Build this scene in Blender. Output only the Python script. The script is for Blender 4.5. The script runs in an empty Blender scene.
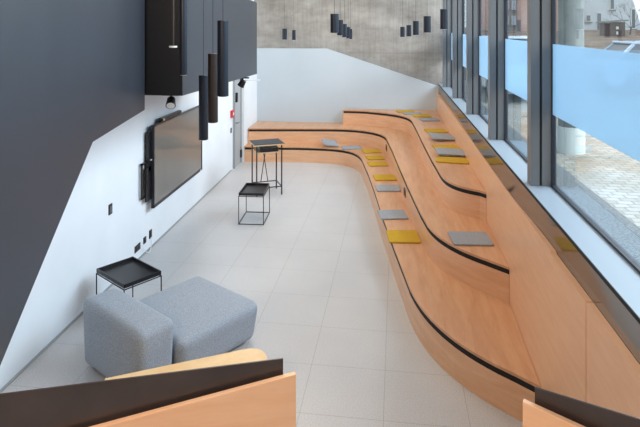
import bpy, bmesh, math, random
from mathutils import Vector, Matrix
random.seed(4)
S = bpy.context.scene
COL = S.collection

# ------------------------------------------------------------------ camera
EYE = 3.25
YAW = math.atan(62 / 560)
cd = bpy.data.cameras.new('camera')
cd.sensor_fit = 'HORIZONTAL'; cd.sensor_width = 36
cd.lens = 560 / 640 * 36
cd.shift_x = 0.0
cd.shift_y = -(213.5 - 26) / 640
cd.clip_start = .05; cd.clip_end = 300
cam = bpy.data.objects.new('camera', cd); COL.objects.link(cam)
cam.location = (0, 0, EYE); cam.rotation_euler = (math.pi / 2, 0, YAW)
S.camera = cam

# ------------------------------------------------------------------ light and exposure
S.view_settings.view_transform = 'Standard'; S.view_settings.look = 'None'
S.view_settings.gamma = 1; S.view_settings.use_curve_mapping = False
S.view_settings.exposure = 0.42
w = bpy.data.worlds.new('sky'); S.world = w; w.use_nodes = True
bg = w.node_tree.nodes['Background']
bg.inputs[0].default_value = (.86, .93, 1, 1); bg.inputs[1].default_value = 1.5

def area(name, loc, rot, sx, sy, power, col):
    l = bpy.data.lights.new(name, 'AREA'); l.shape = 'RECTANGLE'; l.size = sx; l.size_y = sy
    l.energy = power; l.color = col
    o = bpy.data.objects.new(name, l); COL.objects.link(o); o.location = loc; o.rotation_euler = rot
    return o
def aim(o, p):
    o.rotation_euler = (Vector(p) - o.location).to_track_quat('-Z', 'Y').to_euler(); return o
# daylight from the bright side of the sky above the street, falling in through the windows
aim(area('daylight', (7.0, 7.5, 7.2), (0, 0, 0), 11, 4, 1350, (.78, .89, 1)), (-3.4, 8.0, 1.0))
# unseen warm lights: one assumed overhead, one added behind the viewer for the timber
area('assumed_ceiling_light', (-1.6, 9.0, 6.3), (0, 0, 0), 2, 7.5, 190, (1, .87, .72))  # lamp itself unseen, assumed from the warm tone of the floor
aim(area('added_warm_fill', (-2.4, -1.0, 4.3), (0, 0, 0), 1.0, .8, 90, (1, .72, .48)), (1.3, 4.6, .7))  # added fill that warms the timber, no known lamp here

# ------------------------------------------------------------------ materials
def mat(name, col, rough=.5, metal=0, spec=.5, coat=0):
    m = bpy.data.materials.new(name); m.use_nodes = True
    b = m.node_tree.nodes['Principled BSDF']
    b.inputs['Base Color'].default_value = (*col, 1); b.inputs['Roughness'].default_value = rough
    b.inputs['Metallic'].default_value = metal; b.inputs['Specular IOR Level'].default_value = spec
    b.inputs['Coat Weight'].default_value = coat
    return m
def N(m, t, **kw):
    n = m.node_tree.nodes.new(t)
    for k, v in kw.items():
        if k in n.inputs: n.inputs[k].default_value = v
        else: setattr(n, k, v)
    return n
def L(m, a, b): m.node_tree.links.new(a, b)
def ramp(m, stops):
    r = N(m, 'ShaderNodeValToRGB'); e = r.color_ramp.elements
    while len(e) < len(stops): e.new(.5)
    for i, (p, c) in enumerate(stops): e[i].position = p; e[i].color = (*c, 1)
    return r
def noisy(name, c1, c2, scale=(1, 1, 1), nscale=5, detail=4, rough=.5, bump=0, lo=.35, hi=.65, metal=0, spec=.5, coat=0):
    m = mat(name, c1, rough, metal, spec, coat); b = m.node_tree.nodes['Principled BSDF']
    tc = N(m, 'ShaderNodeTexCoord'); mp = N(m, 'ShaderNodeMapping'); mp.inputs['Scale'].default_value = scale
    L(m, tc.outputs['Object'], mp.inputs[0])
    n = N(m, 'ShaderNodeTexNoise'); n.inputs['Scale'].default_value = nscale; n.inputs['Detail'].default_value = detail
    L(m, mp.outputs[0], n.inputs['Vector'])
    r = ramp(m, [(lo, c1), (hi, c2)]); L(m, n.outputs[0], r.inputs[0]); L(m, r.outputs[0], b.inputs['Base Color'])
    if bump:
        bp = N(m, 'ShaderNodeBump'); bp.inputs['Strength'].default_value = bump; bp.inputs['Distance'].default_value = .01
        L(m, n.outputs[0], bp.inputs['Height']); L(m, bp.outputs[0], b.inputs['Normal'])
    return m
def wood(name, dark, light, scale):
    m = mat(name, dark, .38, coat=.25); b = m.node_tree.nodes['Principled BSDF']; b.inputs['Coat Roughness'].default_value = .25
    tc = N(m, 'ShaderNodeTexCoord'); mp = N(m, 'ShaderNodeMapping'); mp.inputs['Scale'].default_value = scale
    L(m, tc.outputs['Object'], mp.inputs[0])
    n1 = N(m, 'ShaderNodeTexNoise'); n1.inputs['Scale'].default_value = 3; n1.inputs['Detail'].default_value = 6; n1.inputs['Distortion'].default_value = .6
    n2 = N(m, 'ShaderNodeTexNoise'); n2.inputs['Scale'].default_value = 22; n2.inputs['Detail'].default_value = 3
    L(m, mp.outputs[0], n1.inputs['Vector']); L(m, mp.outputs[0], n2.inputs['Vector'])
    mx = N(m, 'ShaderNodeMath', operation='MULTIPLY_ADD'); mx.inputs[1].default_value = .35
    L(m, n2.outputs[0], mx.inputs[0]); L(m, n1.outputs[0], mx.inputs[2])
    r = ramp(m, [(.45, dark), (.85, light)]); L(m, mx.outputs[0], r.inputs[0]); L(m, r.outputs[0], b.inputs['Base Color'])
    return m

M = {}
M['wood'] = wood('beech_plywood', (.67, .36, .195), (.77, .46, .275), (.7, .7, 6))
M['wood_seat_shaded'] = wood('beech_seat_shaded', (.52, .255, .125), (.62, .34, .18), (4, .5, 4))  # same beech as the risers, darkened for the shade on the seat tops
M['wood_face'] = wood('beech_facing', (.74, .40, .22), (.80, .465, .27), (.8, .8, 6))
M['wood_pale'] = wood('pale_plywood', (.78, .50, .24), (.86, .60, .33), (.8, .8, 6))
M['black'] = mat('black_lacquer', (.012, .012, .014), .35)
M['shadow_gap'] = mat('black_strip', (.006, .006, .007), .8)
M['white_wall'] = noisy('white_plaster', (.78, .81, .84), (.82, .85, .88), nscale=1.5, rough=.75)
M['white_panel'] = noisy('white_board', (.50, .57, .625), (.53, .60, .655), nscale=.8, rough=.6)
M['ceiling'] = mat('white_ceiling', (.7, .7, .7), .8)
M['dark_panel'] = noisy('anthracite_panel', (.030, .036, .049), (.040, .047, .060), nscale=140, detail=2, rough=.38, spec=.65, bump=.05)
M['pendant'] = mat('anthracite_metal', (.034, .041, .057), .33, .7, spec=.6)
M['pendant_brown'] = mat('bronze_metal', (.06, .045, .04), .33, .7, spec=.6)
M['steel'] = noisy('dark_steel', (.036, .024, .022), (.052, .036, .032), nscale=6, rough=.3, spec=.6)
M['frame'] = mat('grey_aluminium', (.17, .18, .19), .42, metal=.3)
M['frame_dark'] = mat('navy_gasket', (.012, .016, .028), .45)
M['sill'] = mat('pale_sill', (.27, .33, .39), .3)
M['apron'] = noisy('brown_gloss', (.050, .039, .033), (.062, .05, .042), nscale=3, rough=.07, spec=1)
M['apron'].node_tree.nodes['Principled BSDF'].inputs['IOR'].default_value = 1.9
M['wall_dark'] = mat('grey_plaster', (.28, .27, .26), .8)
M['tv_screen'] = mat('screen_glass', (.17, .157, .14), .14, spec=1)  # warm grey base stands in for a blurred reflection of the timber
M['tv_frame'] = mat('tv_bezel', (.02, .022, .03), .35)
M['door'] = mat('grey_door', (.40, .42, .43), .5)
M['door_frame'] = mat('grey_frame', (.30, .32, .33), .5)
M['red'] = mat('red_plastic', (.55, .03, .03), .4)
M['white'] = mat('white_plastic', (.8, .8, .8), .4)
M['felt_yellow'] = noisy('yellow_felt', (.43, .25, .010), (.54, .33, .016), nscale=120, detail=2, rough=.95, bump=.1)
M['felt_grey'] = noisy('grey_felt', (.22, .23, .25), (.35, .37, .40), nscale=90, detail=2, rough=.95, bump=.1)
M['ply_edge'] = mat('plywood_edge', (.72, .50, .28), .6)
M['laminate'] = mat('dark_laminate', (.028, .032, .038), .5)

def fabric():
    m = noisy('blue_grey_wool', (.23, .265, .315), (.345, .385, .445), nscale=110, detail=3, rough=.95, bump=.3, lo=.35, hi=.65)
    b = m.node_tree.nodes['Principled BSDF']; b.inputs['Sheen Weight'].default_value = .2
    return m
M['fabric'] = fabric()

def concrete():
    m = mat('fair_faced_concrete', (.4, .38, .36), .8); b = m.node_tree.nodes['Principled BSDF']
    tc = N(m, 'ShaderNodeTexCoord')
    mp = N(m, 'ShaderNodeMapping'); mp.inputs['Scale'].default_value = (.6, .6, 1.2); L(m, tc.outputs['Object'], mp.inputs[0])
    n = N(m, 'ShaderNodeTexNoise'); n.inputs['Scale'].default_value = 1.6; n.inputs['Detail'].default_value = 9; n.inputs['Roughness'].default_value = .65
    L(m, mp.outputs[0], n.inputs['Vector'])
    r = ramp(m, [(.33, (.22, .20, .18)), (.55, (.355, .33, .30)), (.72, (.45, .425, .39))]); L(m, n.outputs[0], r.inputs[0])
    mp2 = N(m, 'ShaderNodeMapping'); mp2.inputs['Scale'].default_value = (14, 14, .8); L(m, tc.outputs['Object'], mp2.inputs[0])
    n2 = N(m, 'ShaderNodeTexNoise'); n2.inputs['Scale'].default_value = 2; n2.inputs['Detail'].default_value = 3; L(m, mp2.outputs[0], n2.inputs['Vector'])
    r2 = ramp(m, [(.35, (.86, .86, .86)), (.6, (1, 1, 1))]); L(m, n2.outputs[0], r2.inputs[0])
    v = N(m, 'ShaderNodeTexVoronoi'); v.inputs['Scale'].default_value = 3.2; L(m, tc.outputs['Object'], v.inputs['Vector'])
    r3 = ramp(m, [(.0, (.45, .43, .4)), (.075, (1, 1, 1))]); L(m, v.outputs['Distance'], r3.inputs[0])
    a = N(m, 'ShaderNodeMixRGB', blend_type='MULTIPLY'); a.inputs[0].default_value = 1; L(m, r.outputs[0], a.inputs[1]); L(m, r2.outputs[0], a.inputs[2])
    c = N(m, 'ShaderNodeMixRGB', blend_type='MULTIPLY'); c.inputs[0].default_value = .7; L(m, a.outputs[0], c.inputs[1]); L(m, r3.outputs[0], c.inputs[2])
    # shuttering joints: one horizontal and one every 3.1 m across
    sp = N(m, 'ShaderNodeSeparateXYZ'); L(m, tc.outputs['Object'], sp.inputs[0])
    def line(sock, at, width, period=None):
        if period:
            s = N(m, 'ShaderNodeMath', operation='PINGPONG'); s.inputs[1].default_value = period / 2
            o = N(m, 'ShaderNodeMath', operation='ADD'); o.inputs[1].default_value = -at; L(m, sock, o.inputs[0]); L(m, o.outputs[0], s.inputs[0])
        else:
            o = N(m, 'ShaderNodeMath', operation='ADD'); o.inputs[1].default_value = -at; L(m, sock, o.inputs[0])
            s = N(m, 'ShaderNodeMath', operation='ABSOLUTE'); L(m, o.outputs[0], s.inputs[0])
        t = N(m, 'ShaderNodeMath', operation='LESS_THAN'); t.inputs[1].default_value = width; L(m, s.outputs[0], t.inputs[0]); return t
    h = line(sp.outputs['Z'], 2.55, .012); x = line(sp.outputs['X'], -1.12, .008, 4.6)
    mxm = N(m, 'ShaderNodeMath', operation='MAXIMUM'); L(m, h.outputs[0], mxm.inputs[0]); L(m, x.outputs[0], mxm.inputs[1])
    d = N(m, 'ShaderNodeMixRGB'); d.inputs[2].default_value = (.22, .21, .2, 1)
    sc = N(m, 'ShaderNodeMath', operation='MULTIPLY'); sc.inputs[1].default_value = .6; L(m, mxm.outputs[0], sc.inputs[0]); L(m, sc.outputs[0], d.inputs[0])
    L(m, c.outputs[0], d.inputs[1]); L(m, d.outputs[0], b.inputs['Base Color'])
    bp = N(m, 'ShaderNodeBump'); bp.inputs['Strength'].default_value = .12; L(m, n.outputs[0], bp.inputs['Height']); L(m, bp.outputs[0], b.inputs['Normal'])
    return m
M['concrete'] = concrete()

def floor_mat():
    m = mat('concrete_tiles', (.5, .5, .5), .32); b = m.node_tree.nodes['Principled BSDF']
    tc = N(m, 'ShaderNodeTexCoord'); mp = N(m, 'ShaderNodeMapping'); mp.inputs['Rotation'].default_value = (0, 0, math.radians(1.5))
    mp.inputs['Location'].default_value = (.11, .12, 0)
    L(m, tc.outputs['Object'], mp.inputs[0])
    br = N(m, 'ShaderNodeTexBrick'); br.offset = 0; br.inputs['Scale'].default_value = 1
    br.inputs['Brick Width'].default_value = .70; br.inputs['Row Height'].default_value = .68
    br.inputs['Mortar Size'].default_value = .0035; br.inputs['Mortar Smooth'].default_value = .2
    br.inputs['Color1'].default_value = (.57, .56, .56, 1); br.inputs['Color2'].default_value = (.57, .56, .56, 1); br.inputs['Mortar'].default_value = (.42, .405, .395, 1)
    L(m, mp.outputs[0], br.inputs['Vector'])
    n = N(m, 'ShaderNodeTexNoise'); n.inputs['Scale'].default_value = 95; n.inputs['Detail'].default_value = 2; L(m, tc.outputs['Object'], n.inputs['Vector'])
    r = ramp(m, [(.35, (.80, .80, .80)), (.55, (1.0, 1.0, 1.0))]); L(m, n.outputs[0], r.inputs[0])
    a = N(m, 'ShaderNodeMixRGB', blend_type='MULTIPLY'); a.inputs[0].default_value = 1; L(m, br.outputs[0], a.inputs[1]); L(m, r.outputs[0], a.inputs[2])
    n2 = N(m, 'ShaderNodeTexNoise'); n2.inputs['Scale'].default_value = 1.1; n2.inputs['Detail'].default_value = 5; L(m, tc.outputs['Object'], n2.inputs['Vector'])
    r2 = ramp(m, [(.3, (.92, .92, .93)), (.65, (1.0, 1.0, 1.0))]); L(m, n2.outputs[0], r2.inputs[0])
    c = N(m, 'ShaderNodeMixRGB', blend_type='MULTIPLY'); c.inputs[0].default_value = 1; L(m, a.outputs[0], c.inputs[1]); L(m, r2.outputs[0], c.inputs[2])
    L(m, c.outputs[0], b.inputs['Base Color'])
    return m
M['floor'] = floor_mat()

def glass_mat():
    m = bpy.data.materials.new('coated_glass'); m.use_nodes = True; nt = m.node_tree; nt.nodes.clear()
    out = N(m, 'ShaderNodeOutputMaterial'); mix = N(m, 'ShaderNodeMixShader')
    t = N(m, 'ShaderNodeBsdfTransparent'); t.inputs[0].default_value = (.94, .97, .98, 1)
    g = N(m, 'ShaderNodeBsdfGlossy'); g.inputs['Color'].default_value = (.72, .88, 1, 1); g.inputs['Roughness'].default_value = 0
    f = N(m, 'ShaderNodeFresnel'); ge = N(m, 'ShaderNodeNewGeometry')
    io = N(m, 'ShaderNodeMapRange'); io.inputs['To Min'].default_value = 1.6; io.inputs['To Max'].default_value = 1 / 1.6   # same strength seen from either face
    L(m, ge.outputs['Backfacing'], io.inputs[0]); L(m, io.outputs[0], f.inputs['IOR'])
    L(m, f.outputs[0], mix.inputs[0]); L(m, t.outputs[0], mix.inputs[1]); L(m, g.outputs[0], mix.inputs[2]); L(m, mix.outputs[0], out.inputs[0])
    return m
M['glass'] = glass_mat()
def film_mat():
    m = bpy.data.materials.new('blue_window_film'); m.use_nodes = True; nt = m.node_tree; nt.nodes.clear()
    out = N(m, 'ShaderNodeOutputMaterial'); mx = N(m, 'ShaderNodeMixShader'); mx.inputs[0].default_value = .45
    mx2 = N(m, 'ShaderNodeMixShader'); mx2.inputs[0].default_value = .40
    d = N(m, 'ShaderNodeBsdfDiffuse'); d.inputs[0].default_value = (.62, .76, .86, 1)
    tl = N(m, 'ShaderNodeBsdfTranslucent'); tl.inputs[0].default_value = (.48, .60, .70, 1)
    tp = N(m, 'ShaderNodeBsdfTransparent'); tp.inputs[0].default_value = (.55, .80, .95, 1)
    L(m, d.outputs[0], mx.inputs[1]); L(m, tl.outputs[0], mx.inputs[2]); L(m, mx.outputs[0], mx2.inputs[1]); L(m, tp.outputs[0], mx2.inputs[2]); L(m, mx2.outputs[0], out.inputs[0])
    return m
M['film'] = film_mat()

def cobble():
    m = mat('granite_setts', (.5, .48, .44), .85); b = m.node_tree.nodes['Principled BSDF']
    tc = N(m, 'ShaderNodeTexCoord')
    br = N(m, 'ShaderNodeTexBrick'); br.inputs['Scale'].default_value = 1; br.inputs['Brick Width'].default_value = .16; br.inputs['Row Height'].default_value = .11
    br.inputs['Mortar Size'].default_value = .008; br.inputs['Color1'].default_value = (.34, .32, .28, 1); br.inputs['Color2'].default_value = (.46, .44, .40, 1); br.inputs['Mortar'].default_value = (.19, .175, .15, 1)
    n = N(m, 'ShaderNodeTexNoise'); n.inputs['Scale'].default_value = 4; n.inputs['Detail'].default_value = 6
    vm = N(m, 'ShaderNodeMixRGB'); vm.inputs[0].default_value = .05
    L(m, tc.outputs['Object'], n.inputs['Vector']); L(m, tc.outputs['Object'], vm.inputs[1]); L(m, n.outputs['Color'], vm.inputs[2]); L(m, vm.outputs[0], br.inputs['Vector'])
    n3 = N(m, 'ShaderNodeTexNoise'); n3.inputs['Scale'].default_value = .9; n3.inputs['Detail'].default_value = 6; L(m, tc.outputs['Object'], n3.inputs['Vector'])
    r = ramp(m, [(.35, (.68, .62, .52)), (.62, (1, 1, 1))]); L(m, n3.outputs[0], r.inputs[0])
    a = N(m, 'ShaderNodeMixRGB', blend_type='MULTIPLY'); a.inputs[0].default_value = 1; L(m, br.outputs[0], a.inputs[1]); L(m, r.outputs[0], a.inputs[2])
    L(m, a.outputs[0], b.inputs['Base Color'])
    return m
M['cobble'] = cobble()
M['gravel'] = noisy('grey_gravel', (.07, .075, .075), (.19, .19, .185), nscale=38, detail=3, rough=.9)
M['out_concrete'] = noisy('outside_concrete', (.15, .16, .148), (.25, .26, .24), nscale=3, detail=7, rough=.9)
M['out_base'] = mat('pale_base', (.66, .72, .70), .6)
M['render_white'] = mat('white_render', (.62, .68, .72), .9)
M['render_pink'] = mat('salmon_render', (.62, .36, .28), .9)
M['pane_dark'] = mat('dark_pane', (.10, .11, .13), .2)
M['pane_light'] = mat('light_pane', (.40, .44, .48), .2)
M['brick'] = mat('brick_trim', (.34, .17, .11), .9)
M['soil'] = noisy('brown_bank', (.12, .07, .045), (.30, .21, .14), nscale=1.2, detail=8, rough=1)
M['shed'] = mat('brown_boards', (.10, .065, .05), .8)
M['bark'] = mat('bark', (.10, .075, .06), .9)
M['car_white'] = mat('white_car_paint', (.70, .76, .82), .25, coat=.6)
M['car_blue'] = mat('silver_blue_car_paint', (.42, .52, .66), .25, coat=.6)
M['tyre'] = mat('tyre', (.02, .02, .02), .8)

# ------------------------------------------------------------------ mesh helpers
class MB:
    def __init__(s): s.bm = bmesh.new()
    def box(s, x0, x1, y0, y1, z0, z1, mtx=None):
        r = bmesh.ops.create_cube(s.bm, size=1)['verts']
        for v in r:
            v.co = Vector((x0 + (v.co.x + .5) * (x1 - x0), y0 + (v.co.y + .5) * (y1 - y0), z0 + (v.co.z + .5) * (z1 - z0)))
            if mtx: v.co = mtx @ v.co
        return s
    def bar(s, a, b, r=.006, seg=8, r2=None):
        a, b = Vector(a), Vector(b); d = b - a
        q = d.to_track_quat('Z', 'Y').to_matrix().to_4x4()
        bmesh.ops.create_cone(s.bm, cap_ends=True, segments=seg, radius1=r, radius2=r if r2 is None else r2, depth=d.length, matrix=Matrix.Translation((a + b) / 2) @ q)
        return s
    def sq(s, a, b, r=.006):
        a, b = Vector(a), Vector(b); d = b - a
        q = d.to_track_quat('Z', 'Y').to_matrix().to_4x4()
        rr = bmesh.ops.create_cube(s.bm, size=1)['verts']; mt = Matrix.Translation((a + b) / 2) @ q
        for v in rr: v.co = mt @ Vector((v.co.x * 2 * r, v.co.y * 2 * r, v.co.z * d.length))
        return s
    def prism(s, pts, z0, z1):
        n = len(pts); lo = [s.bm.verts.new((x, y, z0)) for x, y in pts]; hi = [s.bm.verts.new((x, y, z1)) for x, y in pts]
        for i in range(n): s.bm.faces.new((lo[i], lo[(i + 1) % n], hi[(i + 1) % n], hi[i]))
        s.bm.faces.new(hi); s.bm.faces.new(lo[::-1])
        return s
    def hull(s, a, b):            # two matching 3-D loops joined into a solid
        n = len(a); A = [s.bm.verts.new(p) for p in a]; B = [s.bm.verts.new(p) for p in b]
        for i in range(n): s.bm.faces.new((A[i], A[(i + 1) % n], B[(i + 1) % n], B[i]))
        s.bm.faces.new(B); s.bm.faces.new(A[::-1])
        return s
    def xprism(s, pts, x0, x1):   # polygon in (y, z) pushed along x
        return s.hull([(x0, y, z) for y, z in pts], [(x1, y, z) for y, z in pts])
    def yprism(s, pts, y0, y1):
        return s.hull([(x, y0, z) for x, z in pts], [(x, y1, z) for x, z in pts])
    def build(s, name, m, parent=None, bevel=0, smooth=False, seg=2):
        bmesh.ops.recalc_face_normals(s.bm, faces=s.bm.faces)
        me = bpy.data.meshes.new(name); s.bm.to_mesh(me); s.bm.free()
        me.materials.append(m if not isinstance(m, str) else M[m])
        o = bpy.data.objects.new(name, me); COL.objects.link(o)
        if parent: o.parent = parent
        if smooth:
            for p in me.polygons: p.use_smooth = True
        if bevel:
            b = o.modifiers.new('bevel', 'BEVEL'); b.width = bevel; b.segments = seg; b.limit_method = 'ANGLE'
        return o
def tag(o, label, cat, group=None, kind=None):
    o['label'] = label; o['category'] = cat
    if group: o['group'] = group
    if kind: o['kind'] = kind
    return o
def thing(name, label, cat, loc=(0, 0, 0), rz=0, group=None):
    o = bpy.data.objects.new(name, None); COL.objects.link(o); o.location = loc; o.rotation_euler = (0, 0, rz)
    return tag(o, label, cat, group)
def struct(o, label=None, cat=None):
    o['kind'] = 'structure'
    if label: o['label'] = label
    if cat: o['category'] = cat
    return o
def copy_tree(o, parent=None):
    c = o.copy(); COL.objects.link(c)
    if parent: c.parent = parent
    for ch in list(o.children): copy_tree(ch, c)
    return c
# ------------------------------------------------------------------ the room
XL = -3.38                       # left wall
YB = 14.5                        # face of the white panel on the back wall
CEIL = 6.5
def XW(y, off=0): return 1.27 + .012 * (y - 5) + off      # timber face under the windows, slightly splayed
def wallbox(mb, o0, o1, y0, y1, z0, z1):
    mb.prism([(XW(y0, o0), y0), (XW(y1, o0), y1), (XW(y1, o1), y1), (XW(y0, o1), y0)], z0, z1); return mb
YF = -2.2
struct(MB().box(XL - .2, 1.9, YF - .2, YB + .4, -.15, 0).build('floor', 'floor'), 'pale grey concrete tile floor of the hall', 'floor')
struct(MB().box(XL - .2, 1.9, YF - .2, YB + .4, CEIL, CEIL + .2).build('ceiling', 'ceiling'), 'white ceiling high above the hall', 'ceiling')
struct(MB().box(XL - .2, XL, YF - .2, YB + .4, 0, CEIL).build('wall_left', 'white_wall'), 'tall white wall on the left carrying the screen', 'wall')
struct(MB().box(XL, 1.9, YB + .12, YB + .4, 0, CEIL).build('wall_back', 'concrete'), 'fair-faced grey concrete wall at the far end', 'wall')
struct(MB().box(XL, 1.9, YF - .2, YF, 0, CEIL).build('wall_front', 'wall_dark'), 'grey wall behind the viewer', 'wall')
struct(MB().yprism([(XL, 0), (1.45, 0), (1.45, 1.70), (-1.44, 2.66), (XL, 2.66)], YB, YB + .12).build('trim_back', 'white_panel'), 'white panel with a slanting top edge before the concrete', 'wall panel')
struct(MB().box(XL, XL + .025, YF, 12.3, 0, .012).build('baseboard_left', 'door_frame'), 'thin grey floor joint along the left wall', 'baseboard')
# base of the window wall, its timber lining, brown apron and pale sill
struct(wallbox(MB(), .06, .33, YF, YB + .12, 0, 1.71).build('wall_right', 'out_concrete'), 'low wall below the windows on the right', 'wall')
def ss(a, b, x):
    t = max(0, min(1, (x - a) / (b - a))); return t * t * (3 - 2 * t)
def XT(y): return XW(y) + .036 * ss(4.6, 6.0, y) * (1 - ss(7.6, 12.5, y))      # the timber face bows slightly
def stepped(prof):      # panel with its foot on the floor and its top edge drawn as (y, z)
    mb = MB(); B = mb.bm; n = len(prof); rows = []
    for y, z in prof: rows.append([B.verts.new(c) for c in ((XT(y), y, 0), (XT(y), y, z), (XW(y, .043), y, z), (XW(y, .043), y, 0))])
    for a, b in zip(rows, rows[1:]):
        for k in range(4): B.faces.new((a[k], b[k], b[(k + 1) % 4], a[(k + 1) % 4]))
    B.faces.new(rows[0]); B.faces.new(rows[-1][::-1])
    return mb
struct(stepped([(3.628, 1.545), (4.37, 1.535), (4.40, 1.552)] + [(4.5 + .25 * k, 1.552 - .05 * ss(4.4, 6.2, 4.5 + .25 * k) + .05 * ss(8, 12.5, 4.5 + .25 * k)) for k in range(33)] + [(13.5, 1.552), (YB, 1.552)]).build('trim_1', 'wood_face'), 'long beech panel behind the tiers below the windows', 'wall panel')
struct(stepped([(YF, 1.555), (3.615, 1.545)]).build('trim_2', 'wood_face'), 'nearest beech panel right of the vertical seam', 'wall panel')
struct(wallbox(MB(), .045, .06, YF, YB, 1.40, 1.765).build('trim_4', 'apron'), 'glossy brown strip between beech panelling and window sill', 'trim')
struct(wallbox(MB(), .043, .32, YF, YB, 1.765, 1.78).build('trim_5', 'sill'), 'pale window sill running below all the panes', 'sill')
struct(wallbox(MB(), .036, .043, YF, YB, 1.757, 1.782).build('trim_6', 'shadow_gap'), 'thin dark edge along the front of the sill', 'trim')
# mullions and panes
MY = [-.9, 5.33, 7.43, 9.52, 11.60, 13.70]
ENDS = MY + [YB + .1]
wl = ['nearest wide window pane with reflections at the right edge', 'second window pane showing a pink building and a white car', 'third narrow-looking pane from the near end',
      'fourth pane, between two mullions towards the far end', 'fifth pane, seen as a thin strip', 'sixth and farthest pane next to the concrete wall']
for i in range(6):
    y0, y1 = ENDS[i] + .13, ENDS[i + 1]
    g = struct(wallbox(MB(), .280, .288, y0 - .05, y1 + .05, 1.78, CEIL).build('window_%d' % (i + 1), 'glass'), wl[i], 'window')
    wallbox(MB(), .265, .31, y0 - .05, y1 + .05, 1.73, 1.80).build('window_frame', 'frame_dark', g)
    wallbox(MB(), .275, .277, y0, y1, 2.44, 3.085).build('window_film', 'film', g)
    y = MY[i]
    mb = MB(); wallbox(mb, .085, .163, y, y + .13, 1.78, CEIL); wallbox(mb, .186, .268, y + .004, y + .126, 1.78, CEIL)
    wallbox(mb, .30, .315, y + .01, y + .12, 1.78, CEIL)
    mu = mb.build('mullion', 'frame', g)
    mb = MB(); wallbox(mb, .163, .186, y + .025, y + .105, 1.78, CEIL); wallbox(mb, .268, .30, y - .012, y + .142, 1.78, CEIL)
    mb.build('gasket', 'frame_dark', mu)

# ------------------------------------------------------------------ outside the windows
GZ = 1.30
struct(MB().box(1.6, 90, -10, 120, GZ - .3, GZ).build('ground', 'cobble'), 'sunlit granite setts outside the windows', 'ground')
tag(MB().box(1.73, 2.45, -4, 15.5, GZ, GZ + .02).build('gravel_strip', 'gravel'), 'grey gravel strip on the ground along the facade', 'gravel', kind='stuff')
t = thing('concrete_column', 'round rough concrete column standing outside the nearest window', 'column', (2.91, 9.05, GZ))
MB().bar((0, 0, .02), (0, 0, 6.5), .185, 40).build('shaft', 'out_concrete', t, smooth=False)
MB().bar((0, 0, 0), (0, 0, .40), .20, 40).build('base', 'out_base', t)
TC1 = [(-3.285,13.131),(-2.057,13.207),(-1.773,13.21),(-1.49,13.196),(-1.303,13.175),(-1.212,13.159),(-1.122,13.137),(-1.035,13.108),(-0.952,13.071),(-0.875,13.026),(-0.803,12.972),(-0.739,12.91),(-0.681,12.841),(-0.63,12.765),(-0.587,12.685),(-0.549,12.6),(-0.517,12.513),(-0.49,12.423),(-0.446,12.24),(-0.271,11.022),(-0.123,9.8),(0.006,8.575),(0.156,7.352),(0.305,6.226),(0.342,6.041),(0.389,5.858),(0.417,5.768),(0.449,5.679),(0.484,5.592),(0.523,5.507),(0.565,5.423),(0.612,5.341),(0.661,5.261),(0.715,5.184),(0.772,5.11),(0.833,5.039),(0.898,4.971),(0.965,4.905),(1.108,4.783),(1.258,4.668)]
TC2 = [(-3.269,13.465),(-2.006,13.604),(-1.283,13.672),(-1.103,13.679),(-1.013,13.677),(-0.924,13.671),(-0.836,13.659),(-0.749,13.642),(-0.663,13.618),(-0.58,13.589),(-0.499,13.553),(-0.422,13.511),(-0.348,13.463),(-0.279,13.408),(-0.214,13.348),(-0.155,13.282),(-0.101,13.212),(-0.054,13.138),(-0.013,13.06),(0.021,12.979),(0.05,12.894),(0.072,12.808),(0.09,12.72),(0.205,11.457),(0.3,10.189),(0.4,8.922),(0.512,7.656),(0.567,7.206),(0.584,7.117),(0.603,7.03),(0.627,6.943),(0.655,6.858),(0.688,6.775),(0.727,6.694),(0.769,6.615),(0.817,6.539),(0.868,6.466),(0.924,6.396),(0.984,6.329),(1.047,6.265),(1.113,6.204),(1.325,6.036)]
TC3 = [(-0.987,14.241),(-0.717,14.238),(-0.65,14.233),(-0.584,14.225),(-0.52,14.213),(-0.456,14.195),(-0.394,14.174),(-0.332,14.149),(-0.03,13.998),(0.086,13.93),(0.141,13.892),(0.195,13.852),(0.246,13.809),(0.295,13.764),(0.341,13.716),(0.385,13.665),(0.426,13.613),(0.465,13.558),(0.5,13.501),(0.531,13.443),(0.559,13.382),(0.583,13.32),(0.604,13.256),(0.621,13.192),(0.648,13.06),(0.673,12.859),(0.72,11.639),(0.752,10.419),(0.796,9.199),(0.843,8.251),(0.857,8.116),(0.867,8.05),(0.88,7.984),(0.897,7.92),(0.918,7.857),(0.944,7.797),(0.975,7.74),(1.012,7.687),(1.054,7.637),(1.101,7.592),(1.153,7.551),(1.208,7.514),(1.265,7.48),(1.384,7.418)]
# far bank, houses, shed, tree, cars
struct(MB().xprism([(20, GZ - .1), (21, 2.42), (23, 2.58), (30, 2.66), (32, 2.72), (37, 2.98), (60, 3.1), (60, GZ - .1)], 3, 45).build('bank', 'soil'), 'brown planted bank rising behind the parked car outside', 'bank')
h = thing('white_house', 'white rendered house beyond the brown bank outside', 'building', (15.3, 39.4, 2.5))
MB().yprism([(-2.6, 0), (2.1, 0), (1.77, 1.02), (1.33, 2.48), (.3, 6), (-2.6, 6)], 0, 7).build('facade', 'render_white', h)
for (x0, x1, z0, z1) in [(-1.64, -1.41, 1.09, 1.46), (-.96, -.73, .41, 1.59), (-.11, .09, 1.89, 3.02), (1.24, 1.43, .62, 1.85)]:
    f = MB().box(x0 - .06, x1 + .06, -.06, .05, z0 - .06, z1 + .06).build('window', 'out_base', h)
    MB().box(x0, x1, -.08, -.03, z0, z1).build('pane', 'pane_dark', f)
    MB().box(x0 - .10, x1 + .10, -.16, .02, z0 - .13, z0 - .06).build('sill', 'out_concrete', f)
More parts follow.
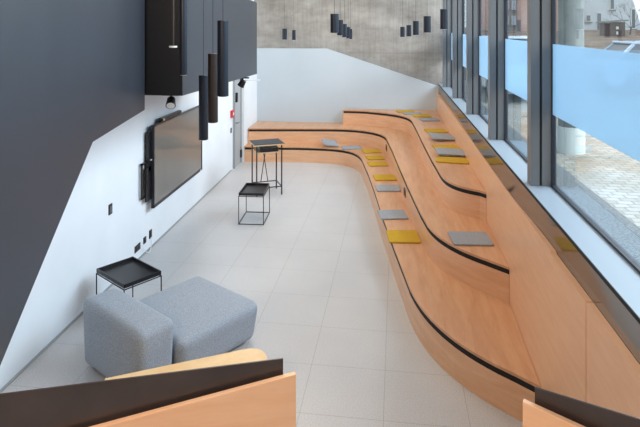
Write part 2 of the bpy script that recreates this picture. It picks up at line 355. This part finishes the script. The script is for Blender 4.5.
p = thing('pink_building', 'salmon pink building with a grey window bay, seen between two mullions', 'building', (9.3, 36.0, 1.6))
MB().box(-2.6, 1.9, 0, 8, 0, 9).build('facade', 'render_pink', p)
MB().box(-1.85, -1.0, -.25, .1, 0, 9).build('bay', 'out_concrete', p)
for k in range(4):
    for q in range(2):
        x = -1.80 + q * .40
        f = MB().box(x, x + .36, -.30, -.2, .7 + k * .95, 1.4 + k * .95).build('window', 'brick', p)
        MB().box(x + .05, x + .31, -.33, -.28, .76 + k * .95, 1.34 + k * .95).build('pane', 'pane_light', f)
f = MB().box(-.94, -.72, -.05, .06, 1.25, 2.05).build('window', 'brick', p)
MB().box(-.90, -.76, -.07, -.03, 1.3, 2.0).build('pane', 'pane_dark', f)
sh = thing('garden_shed', 'small dark brown shed with a lean-to roof on the bank', 'shed', (12.35, 31.2, 2.68))
MB().box(-.43, .43, 0, 1.2, -.05, .78).build('hut', 'shed', sh)
MB().yprism([(-.56, .74), (.54, .84), (.54, .91), (-.56, .81)], -.15, 1.35).build('roof', 'out_concrete', sh)
MB().box(-.03, .09, -.03, .02, .40, .54).build('window', 'white', sh)
MB().box(-.02, .07, -.03, .02, .12, .28).build('notice', 'white', sh)
tr = thing('bare_tree', 'bare leafless tree in front of the white house', 'tree', (13.75, 33.0, 2.72))
mb = MB(); mb.bar((0, 0, -.1), (.08, 0, .45), .05, 8, .04)
mb.build('trunk', 'bark', tr)
mb = MB()
def twig(a, d, l, r, n):
    b = (a[0] + d[0] * l, a[1] + d[1] * l, a[2] + d[2] * l); mb.bar(a, b, r, 5, r * .6)
    if n:
        for k in range(3):
            e = Vector((d[0] + random.uniform(-.8, .8), d[1] + random.uniform(-.5, .5), d[2] + random.uniform(-.3, .4))).normalized()
            twig(b, e, l * .72, r * .62, n - 1)
for e in [(-.7, .1, .7), (-.2, -.2, 1), (.5, .1, .8), (.85, 0, .4), (-.9, .1, .25)]:
    twig((.08, 0, .42), Vector(e).normalized(), .6, .018, 3)
mb.build('branches', 'bark', tr)

def car(label, loc, rz, paint, L_=4.3, W_=1.75, H_=1.5):
    c = thing('parked_car', label, 'car', loc, rz)
    l, w2 = L_ / 2, W_ / 2
    MB().yprism([(-l, .35), (-l, .72), (-l + .12, .86), (-l * .55, .95), (l * .86, .98), (l, .85), (l, .35), (l - .1, .25), (-l + .1, .25)], -w2, w2).build('body', paint, c, .05)
    a = [(-l * .55, -w2 + .06, .93), (l * .86, -w2 + .06, .96), (l * .86, w2 - .06, .96), (-l * .55, w2 - .06, .93)]
    b = [(-l * .14, -w2 + .2, H_ - .07), (l * .62, -w2 + .2, H_ - .07), (l * .62, w2 - .2, H_ - .07), (-l * .14, w2 - .2, H_ - .07)]
    g = MB().hull(a, b).build('cabin_glass', 'pane_dark', c)
    MB().box(-l * .18, l * .65, -w2 + .17, w2 - .17, H_ - .075, H_).build('roof', paint, c, .03)
    for i in range(4): MB().sq(a[i], b[i], .035).build('pillar', paint, c)
    for s in (-1, 1): MB().sq((l * .22, s * (w2 - .08), .95), (l * .22, s * (w2 - .2), H_ - .05), .04).build('pillar', paint, c)
    for sx in (-1, 1):
        for sy in (-1, 1):
            x = sx * l * .62; wv = MB().bar((x, sy * (w2 - .2), .31), (x, sy * (w2 + .01), .31), .31, 24).build('wheel', 'tyre', c)
            MB().bar((x, sy * (w2 - .02), .31), (x, sy * (w2 + .02), .31), .17, 16).build('hubcap', 'frame', wv)
    return c
car('white car parked end-on outside, seen between two mullions', (3.75, 16.6, GZ), math.pi / 2, 'car_white', 4.6, 1.9, 1.66)
car('silver blue car parked sideways below the brown bank', (8.45, 17.5, GZ), math.pi, 'car_blue')

# ------------------------------------------------------------------ the tiered bench
def offset(pts, d):
    out = []
    for i, p in enumerate(pts):
        a = Vector(pts[max(0, i - 1)]); b = Vector(pts[min(len(pts) - 1, i + 1)]); t = (b - a).normalized()
        out.append((p[0] - t.y * d, p[1] + t.x * d))
    return out
def tier(TC, z0, z1, label, left):
    e = TC[-1]; c = TC[:-1] + [(XT(e[1]) - .002, e[1] - .03)]
    c[0] = (left, c[0][1])
    side = [(XT(y) - .002, y) for y in [e[1] + .15 * k for k in range(1, 80)] if y < YB - .1]
    back = side + [(XW(YB) - .002, YB - .002), (left, YB - .002)]
    t = thing('tiered_bench', label, 'bench', (left, c[0][1], z0), 0, 'timber tiers of the bench')
    o = Vector((left, c[0][1]))
    def R(pts): return [(x - o.x, y - o.y) for x, y in pts]
    ins = offset(c, .004); ins[0] = (left + .02, ins[0][1]); bk = [(x - .004, y - .004) for x, y in back[:-1]] + [(left + .02, YB - .01)]
    H = z1 - z0
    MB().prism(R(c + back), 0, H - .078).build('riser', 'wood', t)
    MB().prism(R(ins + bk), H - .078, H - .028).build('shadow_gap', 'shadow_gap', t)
    MB().prism(R(c + back), H - .028, H).build('seat', 'wood_seat_shaded', t, .003)
    return t
tier(TC1, 0, .37, 'lowest beech tier standing on the tile floor', -3.285)
tier(TC2, .37, .74, 'middle beech tier between the lowest and topmost ones', -3.262)
tier(TC3, .74, 1.11, 'topmost beech tier beside the window panelling', -.985)

def pad(x, y, z, a, col, label, w=.41, h=.37, tilt=(0, 0), lift=0):
    """felt seat pad: a thin square sheet with softly rounded corners"""
    mb = MB(); r = .025; pts = []
    for cx, cy, a0 in ((w/2-r, h/2-r, 0), (-w/2+r, h/2-r, 90), (-w/2+r, -h/2+r, 180), (w/2-r, -h/2+r, 270)):
        for k in range(4):
            an = math.radians(a0 + k * 30); pts.append((cx + r * math.cos(an), cy + r * math.sin(an)))
    mb.prism(pts, 0, .02)
    o = mb.build('seat_pad', 'felt_' + col, None, .004)
    o.location = (x, y, z + .001 + lift); o.rotation_euler = (math.radians(tilt[0]), math.radians(tilt[1]), math.radians(a))
    return tag(o, label, 'seat pad', 'felt seat pads on the tiers')
PADS = [
 (.285, 7.71, .37, 5, 'yellow', 'nearest yellow pad on the lowest tier, overhanging its edge', .42, .44),
 (.16, 8.59, .37, 9, 'grey', 'nearest grey pad on the lowest tier, behind the nearest yellow one', .42, .39),
 (.10, 9.98, .37, 7, 'grey', 'second grey pad on the lowest tier, behind a gap'),
 (.05, 10.67, .37, 9, 'yellow', 'yellow pad directly behind the second grey pad of the lowest tier', .4, .38),
 (-.09, 11.71, .37, 12, 'yellow', 'nearest of three yellow pads close together on the lowest tier', .39, .34),
 (-.15, 12.26, .37, 13, 'yellow', 'middle one of three yellow pads close together on the lowest tier', .38, .32),
 (-.24, 12.89, .37, 14, 'yellow', 'farthest of three yellow pads close together on the lowest tier', .4, .34),
 (-.72, 13.22, .37, 12, 'grey', 'grey pad lying flat in the far corner of the lowest tier', .46, .34),
 (1.03, 6.74, .74, 4, 'grey', 'lone grey pad on the middle tier', .46, .40),
 (.58, 14.10, 1.11, 12, 'yellow', 'farthest yellow pad on the topmost tier near the white panel', .44, .28),
 (.94, 13.46, 1.11, 9, 'yellow', 'second yellow pad from the far end of the topmost tier', .40, .34),
 (1.07, 12.95, 1.11, 10, 'grey', 'grey pad between the second and third yellow pads of the topmost tier', .41, .40),
 (1.09, 11.56, 1.11, 8, 'yellow', 'third yellow pad from the far end of the topmost tier', .42, .39),
 (1.12, 9.99, 1.11, 8, 'yellow', 'fourth yellow pad of the topmost tier, between two grey ones', .43, .37),
 (1.11, 9.06, 1.11, -9, 'yellow', 'nearest yellow pad on the topmost tier, skewed under a grey pad', .50, .36),
]
for P in PADS:
    if P[5]: pad(*P[:6], *(P[6:8] if len(P) > 6 else ()))
pad(.74, 13.78, 1.11, 8, 'grey', 'farthest grey pad on the topmost tier between two yellow pads', .44, .26)
pad(1.12, 10.72, 1.11, 14, 'grey', 'grey pad with a raised corner between two yellow pads of the topmost tier', .44, .36, (7, 5), .05)
pad(1.12, 9.44, 1.11, 6, 'grey', 'grey pad lying over the skewed nearest yellow pad of the topmost tier', .46, .36, (4, 3), .05)
pad(-1.24, 13.36, .37, 20, 'grey', 'tilted grey pad in the far corner, left of the flat grey pad', .38, .36, (12, 10), .075)
def outlet(x, y, z, label):
    t = thing('floor_socket', label, 'socket', (x, y, z), math.radians(-84))
    MB().box(-.09, .09, -.006, .012, -.065, .065).build('face_plate', 'black', t, .01)
    MB().box(-.05, .05, -.010, 0, -.025, .025).build('cover_flap', 'pendant', t, .004)
outlet(.094, 12.6, .53, 'small black socket in the middle tier riser near the far curve')
outlet(.368, 9.25, .53, 'small black socket in the middle tier riser beside grey pads')
# ------------------------------------------------------------------ dark panels on the left
tag(MB().xprism([(5.70, CEIL - .02), (5.70, 2.36), (4.627, 2.24), (3.433, 1.005), (2.70, .25), (1.6, .25), (1.6, CEIL - .02)], -2.58, -2.50).build('angular_panel', 'dark_panel', None, .004),
    'large anthracite angular panel hanging nearest at the upper left', 'wall panel')
tag(MB().xprism([(5.74, 3.68), (5.74, 2.51), (9.29, 2.44), (9.29, 3.645), (8.79, 3.67)], XL + .005, -2.10).build('bulkhead', 'dark_panel', None, .004),
    'dark box-like bulkhead above the screen behind the pendants', 'bulkhead')
MB().box(XL + .005, -2.102, 5.732, 5.74, 2.512, 3.68).build('front_face', 'black', bpy.data.objects['bulkhead'])  # thin black sheet added so this end looks shaded

# ------------------------------------------------------------------ screen and its bits
t = thing('television', 'large wall-mounted flat television with a greyish reflecting screen', 'television', (-3.27, 8.83, 1.22))
a = (-1.09, .63); 
MB().box(-.035, 0, -1.09, 1.09, -.595, .60).build('housing', 'tv_frame', t, .006)
mb = MB(); mb.box(0, .012, -1.09, 1.09, .575, .60); mb.box(0, .012, -1.09, 1.09, -.595, -.555); mb.box(0, .012, -1.09, -1.06, -.595, .60); mb.box(0, .012, 1.06, 1.09, -.595, .60)
mb.build('bezel', 'tv_frame', t, .002)
MB().box(0, .004, -1.06, 1.06, -.555, .575).build('screen', 'tv_screen', t)
MB().box(.012, .014, .97, 1.02, -.585, -.565).build('badge', 'white', t)
MB().box(-.10, -.035, -.5, .5, -.3, .3).build('wall_mount', 'black', t)
br = MB().box(-.07, -.035, -1.17, -1.02, -.05, .52).build('side_bracket', 'black', t)
mb = MB(); mb.box(-.085, -.06, -1.33, -1.30, -.40, .10); mb.box(-.085, -.06, -1.33, -1.05, .075, .10); mb.box(-.085, -.06, -1.33, -1.05, -.40, -.375); mb.box(-.06, -.035, -1.24, -1.05, -.46, .02)
mb.build('cable_frame', 'black', br)
MB().box(-.05, -.02, -1.12, -1.03, .10, .115).build('clip', 'white', br)
sb = thing('conference_camera', 'black bar camera lying on the top edge of the television', 'camera', (-3.285, 8.42, 1.82), 0)
MB().box(-.03, .04, -.40, .42, .005, .06).build('housing', 'black', sb, .015)
MB().bar((.038, -.36, .033), (.055, -.36, .033), .018, 16).build('lens', 'ply_edge', sb)

def plate(name, y, z, w, h, label, cat, col='black', inner=None, group=None):
    t = thing(name, label, cat, (XL, y, z), 0, group)
    MB().box(0, .012, -w / 2, w / 2, -h / 2, h / 2).build('frame', col, t, .003)
    MB().box(.008, .016, -w * .28, w * .28, -h * .3, h * .3).build('insert', inner or 'frame', t)
plate('wall_switch', 6.67, .96, .085, .13, 'small dark wall switch alone on the white wall left of the television', 'switch')
plate('wall_socket', 7.45, .17, .17, .09, 'leftmost of three black sockets low on the white wall', 'socket', inner='black', group='low wall sockets')
plate('wall_socket', 7.69, .185, .085, .09, 'middle one of three black sockets low on the white wall', 'socket', inner='pendant', group='low wall sockets')
plate('wall_socket', 7.89, .20, .085, .12, 'rightmost of three black sockets low on the white wall', 'socket', inner='pendant', group='low wall sockets')
cu = bpy.data.curves.new('cable', 'CURVE'); cu.dimensions = '3D'; cu.bevel_depth = .005
sp = cu.splines.new('BEZIER'); pts = [(XL + .02, 7.88, .16), (XL + .03, 7.86, .05), (XL + .06, 7.68, .012), (XL + .03, 7.6, .10), (XL + .02, 7.56, .16)]
sp.bezier_points.add(len(pts) - 1)
for bp, q in zip(sp.bezier_points, pts): bp.co = q; bp.handle_left_type = bp.handle_right_type = 'AUTO'
tmp = bpy.data.objects.new('cable_path', cu); COL.objects.link(tmp)
me = bpy.data.meshes.new_from_object(tmp); bpy.data.objects.remove(tmp); bpy.data.curves.remove(cu)
me.materials.clear(); me.materials.append(M['white']); o = bpy.data.objects.new('cable', me); COL.objects.link(o)
tag(o, 'thin white cable looping between the low wall sockets', 'cable')
plate('light_switch', 12.31, .90, .09, .11, 'small black switch on the white wall below the red alarm box', 'switch')
t = thing('fire_alarm_box', 'small red alarm box on the white wall beside the grey door', 'alarm', (XL, 12.34, 1.27))
MB().box(0, .05, -.09, .09, -.08, .08).build('housing', 'red', t, .006)
MB().box(.05, .055, -.04, .04, -.03, .03).build('button', 'white', t)
d = struct(MB().box(XL, XL + .03, 12.50, 13.05, 0, 2.25).build('door_1', 'door'), 'narrow grey door in the left wall near the far corner', 'door')
mb = MB(); mb.box(XL, XL + .05, 12.46, 12.50, 0, 2.29); mb.box(XL, XL + .05, 13.05, 13.09, 0, 2.29); mb.box(XL, XL + .05, 12.46, 13.09, 2.25, 2.29)
mb.build('door_frame', 'door_frame', d)
for z in (.22, 2.0):
    MB().box(XL + .03, XL + .07, 13.0, 13.06, z - .09, z + .09).build('hinge', 'black', d)
MB().box(XL + .03, XL + .09, 12.54, 12.6, 1.50, 1.72).build('door_closer', 'black', d, .01)
mb = MB(); mb.bar((XL + .03, 12.58, 1.02), (XL + .09, 12.58, 1.02), .01); mb.bar((XL + .09, 12.58, 1.02), (XL + .09, 12.72, 1.02), .01)
mb.build('door_handle', 'frame', d)
struct(MB().box(XL, XL + .10, 13.12, YB, 0, 2.66).build('trim_8', 'white_wall'), 'white pilaster between the grey door and the far corner', 'trim')

# ------------------------------------------------------------------ pendants
def pendant(name, x, y, z0, z1, r, label, col, group):
    t = thing(name, label, 'pendant lamp', (x, y, z0), 0, group)
    mb = MB(); h = z1 - z0; n = 32
    mb.bar((0, 0, 0), (0, 0, h), r, n)
    mb.build('shade', col, t, .003)
    MB().bar((0, 0, -.004), (0, 0, .004), r * .8, 24).build('diffuser', 'white', t)
    MB().bar((0, 0, h), (0, 0, CEIL - z0), .0025, 6).build('wire', 'black', t)
    MB().bar((0, 0, CEIL - z0 - .03), (0, 0, CEIL - z0), .05, 20).build('ceiling_cup', 'black', t)
    return t
G1 = 'long tube pendants on the left'
pendant('tube_pendant', -1.86, 5.70, 2.06, 2.735, .049, 'lowest hanging dark tube pendant, before the right edge of the television', 'pendant', G1)
pendant('tube_pendant', -1.65, 5.35, 2.305, 2.98, .049, 'brownish tube pendant, between two others', 'pendant_brown', G1)
pendant('tube_pendant', -1.41, 4.87, 2.625, 3.30, .05, 'dark tube pendant hanging rightmost of three before the bulkhead', 'pendant', G1)
pendant('tube_pendant', -1.858, 5.10, 2.79, 3.75, .037, 'tallest tube pendant, along the corner of the bulkhead', 'pendant', G1)
G2 = 'short cylinder pendants before the concrete wall'
for (x, y, z, r, lab) in [
  (-2.2, 12.56, 2.94, .055, 'left one of a pair of short pendants above the white panel'),
  (-2.19, 13.84, 2.90, .045, 'right one of a pair of short pendants above the white panel'),
  (-.62, 7.34, 3.16, .056, 'largest and nearest of five short pendants bunched in a row'),
  (-.67, 9.01, 3.10, .05, 'second of five short pendants bunched in a row, behind the largest'),
  (-.69, 10.36, 3.04, .045, 'third one of five short pendants bunched in a row'),
  (-.73, 12.17, 2.98, .042, 'fourth one of five short pendants bunched in a row'),
  (-.76, 13.6, 2.93, .042, 'last and farthest of five short pendants bunched in a row'),
  (.50, 13.9, 2.98, .055, 'farthest short pendant in the row along the windows, leftmost there'),
  (.59, 12.5, 3.02, .055, 'second short pendant from the left in the row along the windows'),
  (.60, 10.13, 3.09, .055, 'third short pendant from the left in the row along the windows'),
  (.68, 8.61, 3.15, .056, 'fourth short pendant of the window row, left of the first mullion'),
  (.77, 7.13, 3.21, .048, 'nearest short pendant of the window row, before the dark mullions')]:
    pendant('cylinder_pendant', x, y, z, z + .25, r, lab, 'pendant', G2)
t = thing('rod_pendant', 'slim dark rod pendant with a small pale disc at its tip', 'pendant lamp', (-1.775, 4.62, 3.06))
MB().bar((0, 0, .02), (0, 0, CEIL - 3.06), .010, 12).build('rod', 'pendant_brown', t)
MB().bar((0, 0, .006), (0, 0, .02), .034, 24).build('disc', 'white', t)
def spot(x, y, z, label, aim, arm=False):
    t = thing('spotlight', label, 'spotlight', (x, y, z), 0, 'spotlights under the bulkhead')
    MB().box(-.10, .10, -.02, .02, -.02, 0).build('track_adapter', 'black', t)
    MB().bar((0, 0, -.02), (0, 0, -.06), .012).build('stem', 'black', t)
    a = Vector(aim).normalized(); c = Vector((0, 0, -.08))
    MB().bar(c - a * .03, c + a * .07, .043, 24, .055).build('head', 'black', t)
    MB().bar(c + a * .069, c + a * .074, .045, 24).build('lens', 'white', t)
    if arm: MB().sq((.02, .02, -.05), (.26, .1, -.05), .006).build('arm', 'white', t)
spot(-2.32, 5.98, 2.50, 'black spotlight under the bulkhead above the television', (.25, -.9, -.75))
spot(-2.16, 8.55, 2.452, 'small black spotlight under the far end of the bulkhead by the door', (-.6, .1, -1), True)

# ------------------------------------------------------------------ tables
def tray_table(label, loc, rz, w, dpt, h, r=.007):
    t = thing('tray_table', label, 'table', loc, rz, 'black wire tray tables')
    x, y = w / 2, dpt / 2
    tr_ = MB().box(-x + .004, x - .004, -y + .004, y - .004, h - .012, h - .004).build('tray', 'black', t)
    mb = MB()
    for a, b in (((-x, -y), (x, -y)), ((x, -y), (x, y)), ((x, y), (-x, y)), ((-x, y), (-x, -y))):
        q = (Vector(a) + Vector(b)) / 2; n = q.normalized()
        mb.hull([(a[0], a[1], h - .012), (b[0], b[1], h - .012), (b[0] * 1.0, b[1] * 1.0, h + .03), (a[0], a[1], h + .03)],
                [(p[0] - n.x * .012, p[1] - n.y * .012, zz) for p, zz in ((a, h - .012), (b, h - .012), (b, h + .03), (a, h + .03))])
    mb.build('tray_rim', 'black', tr_)
    k = .004; mb = MB()
    for a, b in (((-x, -y), (x, -y)), ((x, -y), (x, y)), ((x, y), (-x, y)), ((-x, y), (-x, -y))):
        mb.bar((*a, h - .025), (*b, h - .025), r)
    mb.build('top_rail', 'black', t)
    mb = MB()
    for a, b in (((-x, -y), (x, -y)), ((x, -y), (x, y)), ((x, y), (-x, y)), ((-x, y), (-x, -y))): mb.bar((*a, r), (*b, r), r)
    mb.build('floor_rail', 'black', t)
    for sx in (-1, 1):
        for sy in (-1, 1): MB().bar((sx * x, sy * y, 0), (sx * x, sy * y, h - .02), r).build('leg', 'black', t)
    return t
tray_table('black tray table standing behind the grey lounge seat by the wall', (-2.83, 6.02, 0), math.radians(-35), .60, .45, .48)
tray_table('smaller-looking black tray table with open cube frame in mid floor', (-2.14, 9.28, 0), math.radians(2), .41, .60, .485)

t = thing('standing_desk', 'tall narrow standing desk with dark top and thin black legs', 'desk', (-2.235, 10.745, 0), math.radians(25))
w2, d2, hh = .245, .21, .985
MB().box(-w2 - .05, w2 + .05, -d2 - .04, d2 + .04, hh, hh + .006).build('desktop', 'laminate', t)
MB().box(-w2 - .05, w2 + .05, -d2 - .04, d2 + .04, hh - .02, hh).build('top_edge', 'ply_edge', t)
MB().box(-w2 + .01, w2 - .01, -d2 + .01, d2 - .01, hh - .17, hh - .155).build('shelf', 'ply_edge', t)
for sx in (-1, 1):
    for sy in (-1, 1): MB().sq((sx * w2, sy * d2, 0), (sx * w2, sy * d2, hh - .02), .011).build('leg', 'black', t)
mb = MB()
mb.sq((-w2, d2, .16), (w2, d2, .16), .008); mb.sq((-w2, -d2, .16), (w2, -d2, .16), .008)
for s in (-1, 1): mb.sq((s * w2, -d2, .16), (s * w2, d2, .16), .008)
mb.build('footrest', 'black', t)
mb = MB(); mb.sq((-.07, d2, .17), (.05, d2, hh - .03), .007); mb.sq((.07, d2, .17), (-.05, d2, hh - .03), .007)
mb.build('cross_brace', 'black', t)
t = thing('black_box', 'flat black box lying on the shelf of the standing desk', 'box', (-2.22, 10.75, hh - .155), math.radians(25))
MB().box(-.19, .17, -.19, .15, .001, .085).build('case', 'black', t, .008)
MB().box(-.16, -.02, -.193, -.188, .03, .07).build('slot', 'pendant', t)

# ------------------------------------------------------------------ lounge seat
def cushion(name, x0, x1, y0, y1, z0, z1, r, parent, taper=.03, crown=.02):
    mb = MB(); mb.box(x0, x1, y0, y1, z0, z1)
    cx, cy = (x0 + x1) / 2, (y0 + y1) / 2
    bmesh.ops.bevel(mb.bm, geom=mb.bm.edges[:], offset=r, segments=6, profile=.5, affect='EDGES')
    bmesh.ops.subdivide_edges(mb.bm, edges=[e for e in mb.bm.edges if e.calc_length() > .15], cuts=7, use_grid_fill=True)
    for v in mb.bm.verts:
        k = (v.co.z - z0) / (z1 - z0); u = (v.co.x - cx) / (x1 - x0) * 2; q = (v.co.y - cy) / (y1 - y0) * 2
        s = 1 - taper * (1 - k)
        v.co.x = cx + (v.co.x - cx) * s; v.co.y = cy + (v.co.y - cy) * s
        if k > .5: v.co.z += crown * max(0, 1 - u * u) * max(0, 1 - q * q)
    return mb.build(name, 'fabric', parent, 0, True)
t = thing('lounge_seat', 'low blue-grey wool lounge seat with a block backrest', 'sofa', (-2.88, 5.08, 0), math.atan2(-.55, .83))
cushion('backrest', 0, 1.02, 0, .38, .02, .64, .075, t, .06)
cushion('seat', 0, 1.05, .385, 1.41, .02, .415, .09, t, .09)
mb = MB()
for x in (.12, .84):
    for y in (.1, .3, .55, 1.12): mb.bar((x, y, 0), (x, y, .06), .02, 12)
mb.build('foot_glides', 'black', t)

# ------------------------------------------------------------------ near guards and bench
tag(MB().prism([(-2.229, 4.315), (-1.399, 4.741), (-1.22, 4.835), (-1.16, 4.858), (-1.10, 4.86), (-1.05, 4.84), (-1.01, 4.80), (-.984, 4.742), (-.90, 4.25), (-2.1, 3.75)][::-1], 0, .40).build('plywood_bench', 'wood_pale', None, .006),
    'pale plywood bench with a rounded corner behind the left steel plate', 'bench')
LZ = 1.30
struct(MB().box(XL, 1.15, YF, 1.80, LZ - .18, LZ).build('trim_9', 'door_frame'), 'raised landing from which the hall is seen', 'landing')
def guard(label, P, d, off, length, zs, steel_z, wood0):
    """steel guard plate with a timber facing; d points away from the stair opening, off is the side the viewer stands on"""
    P = Vector(P); d = Vector(d).normalized(); n = Vector(off).normalized()
    t = thing('stair_guard', label, 'guard rail', (P.x, P.y, LZ), 0)
    def pl(a0, a1, z0l, z0r, o0, o1):
        a = P + d * a0 - P; b = P + d * a1 - P
        A = [(a.x + n.x * o0, a.y + n.y * o0, 0), (b.x + n.x * o0, b.y + n.y * o0, 0), (b.x + n.x * o0, b.y + n.y * o0, z0r - LZ), (a.x + n.x * o0, a.y + n.y * o0, z0l - LZ)]
        return MB().hull(A, [(x + n.x * (o1 - o0), y + n.y * (o1 - o0), z) for x, y, z in A])
    pl(0, length, steel_z, steel_z, -.003, .003).build('steel_plate', 'steel', t, .001)
    s0, z0, slope = wood0
    pl(s0, length, z0, z0 + slope * (length - s0), .017, .035).build('timber_facing', 'wood_face', t, .002)
    pl(.12, .16, steel_z - .25, steel_z - .25, .003, .017).build('spacer', 'black', t)
guard('dark steel guard plate with a beech facing at the lower left', (-.311, 1.747), (-.948, -.318), (.318, -.948), 1.7, 0, 2.2, (-.036, 2.165, -.135))
guard('short dark steel guard plate with beech facing at the lower right', (.442, 1.688), (.915, -.403), (-.403, -.915), .72, 0, 2.2, (-.028, 2.168, -.145))
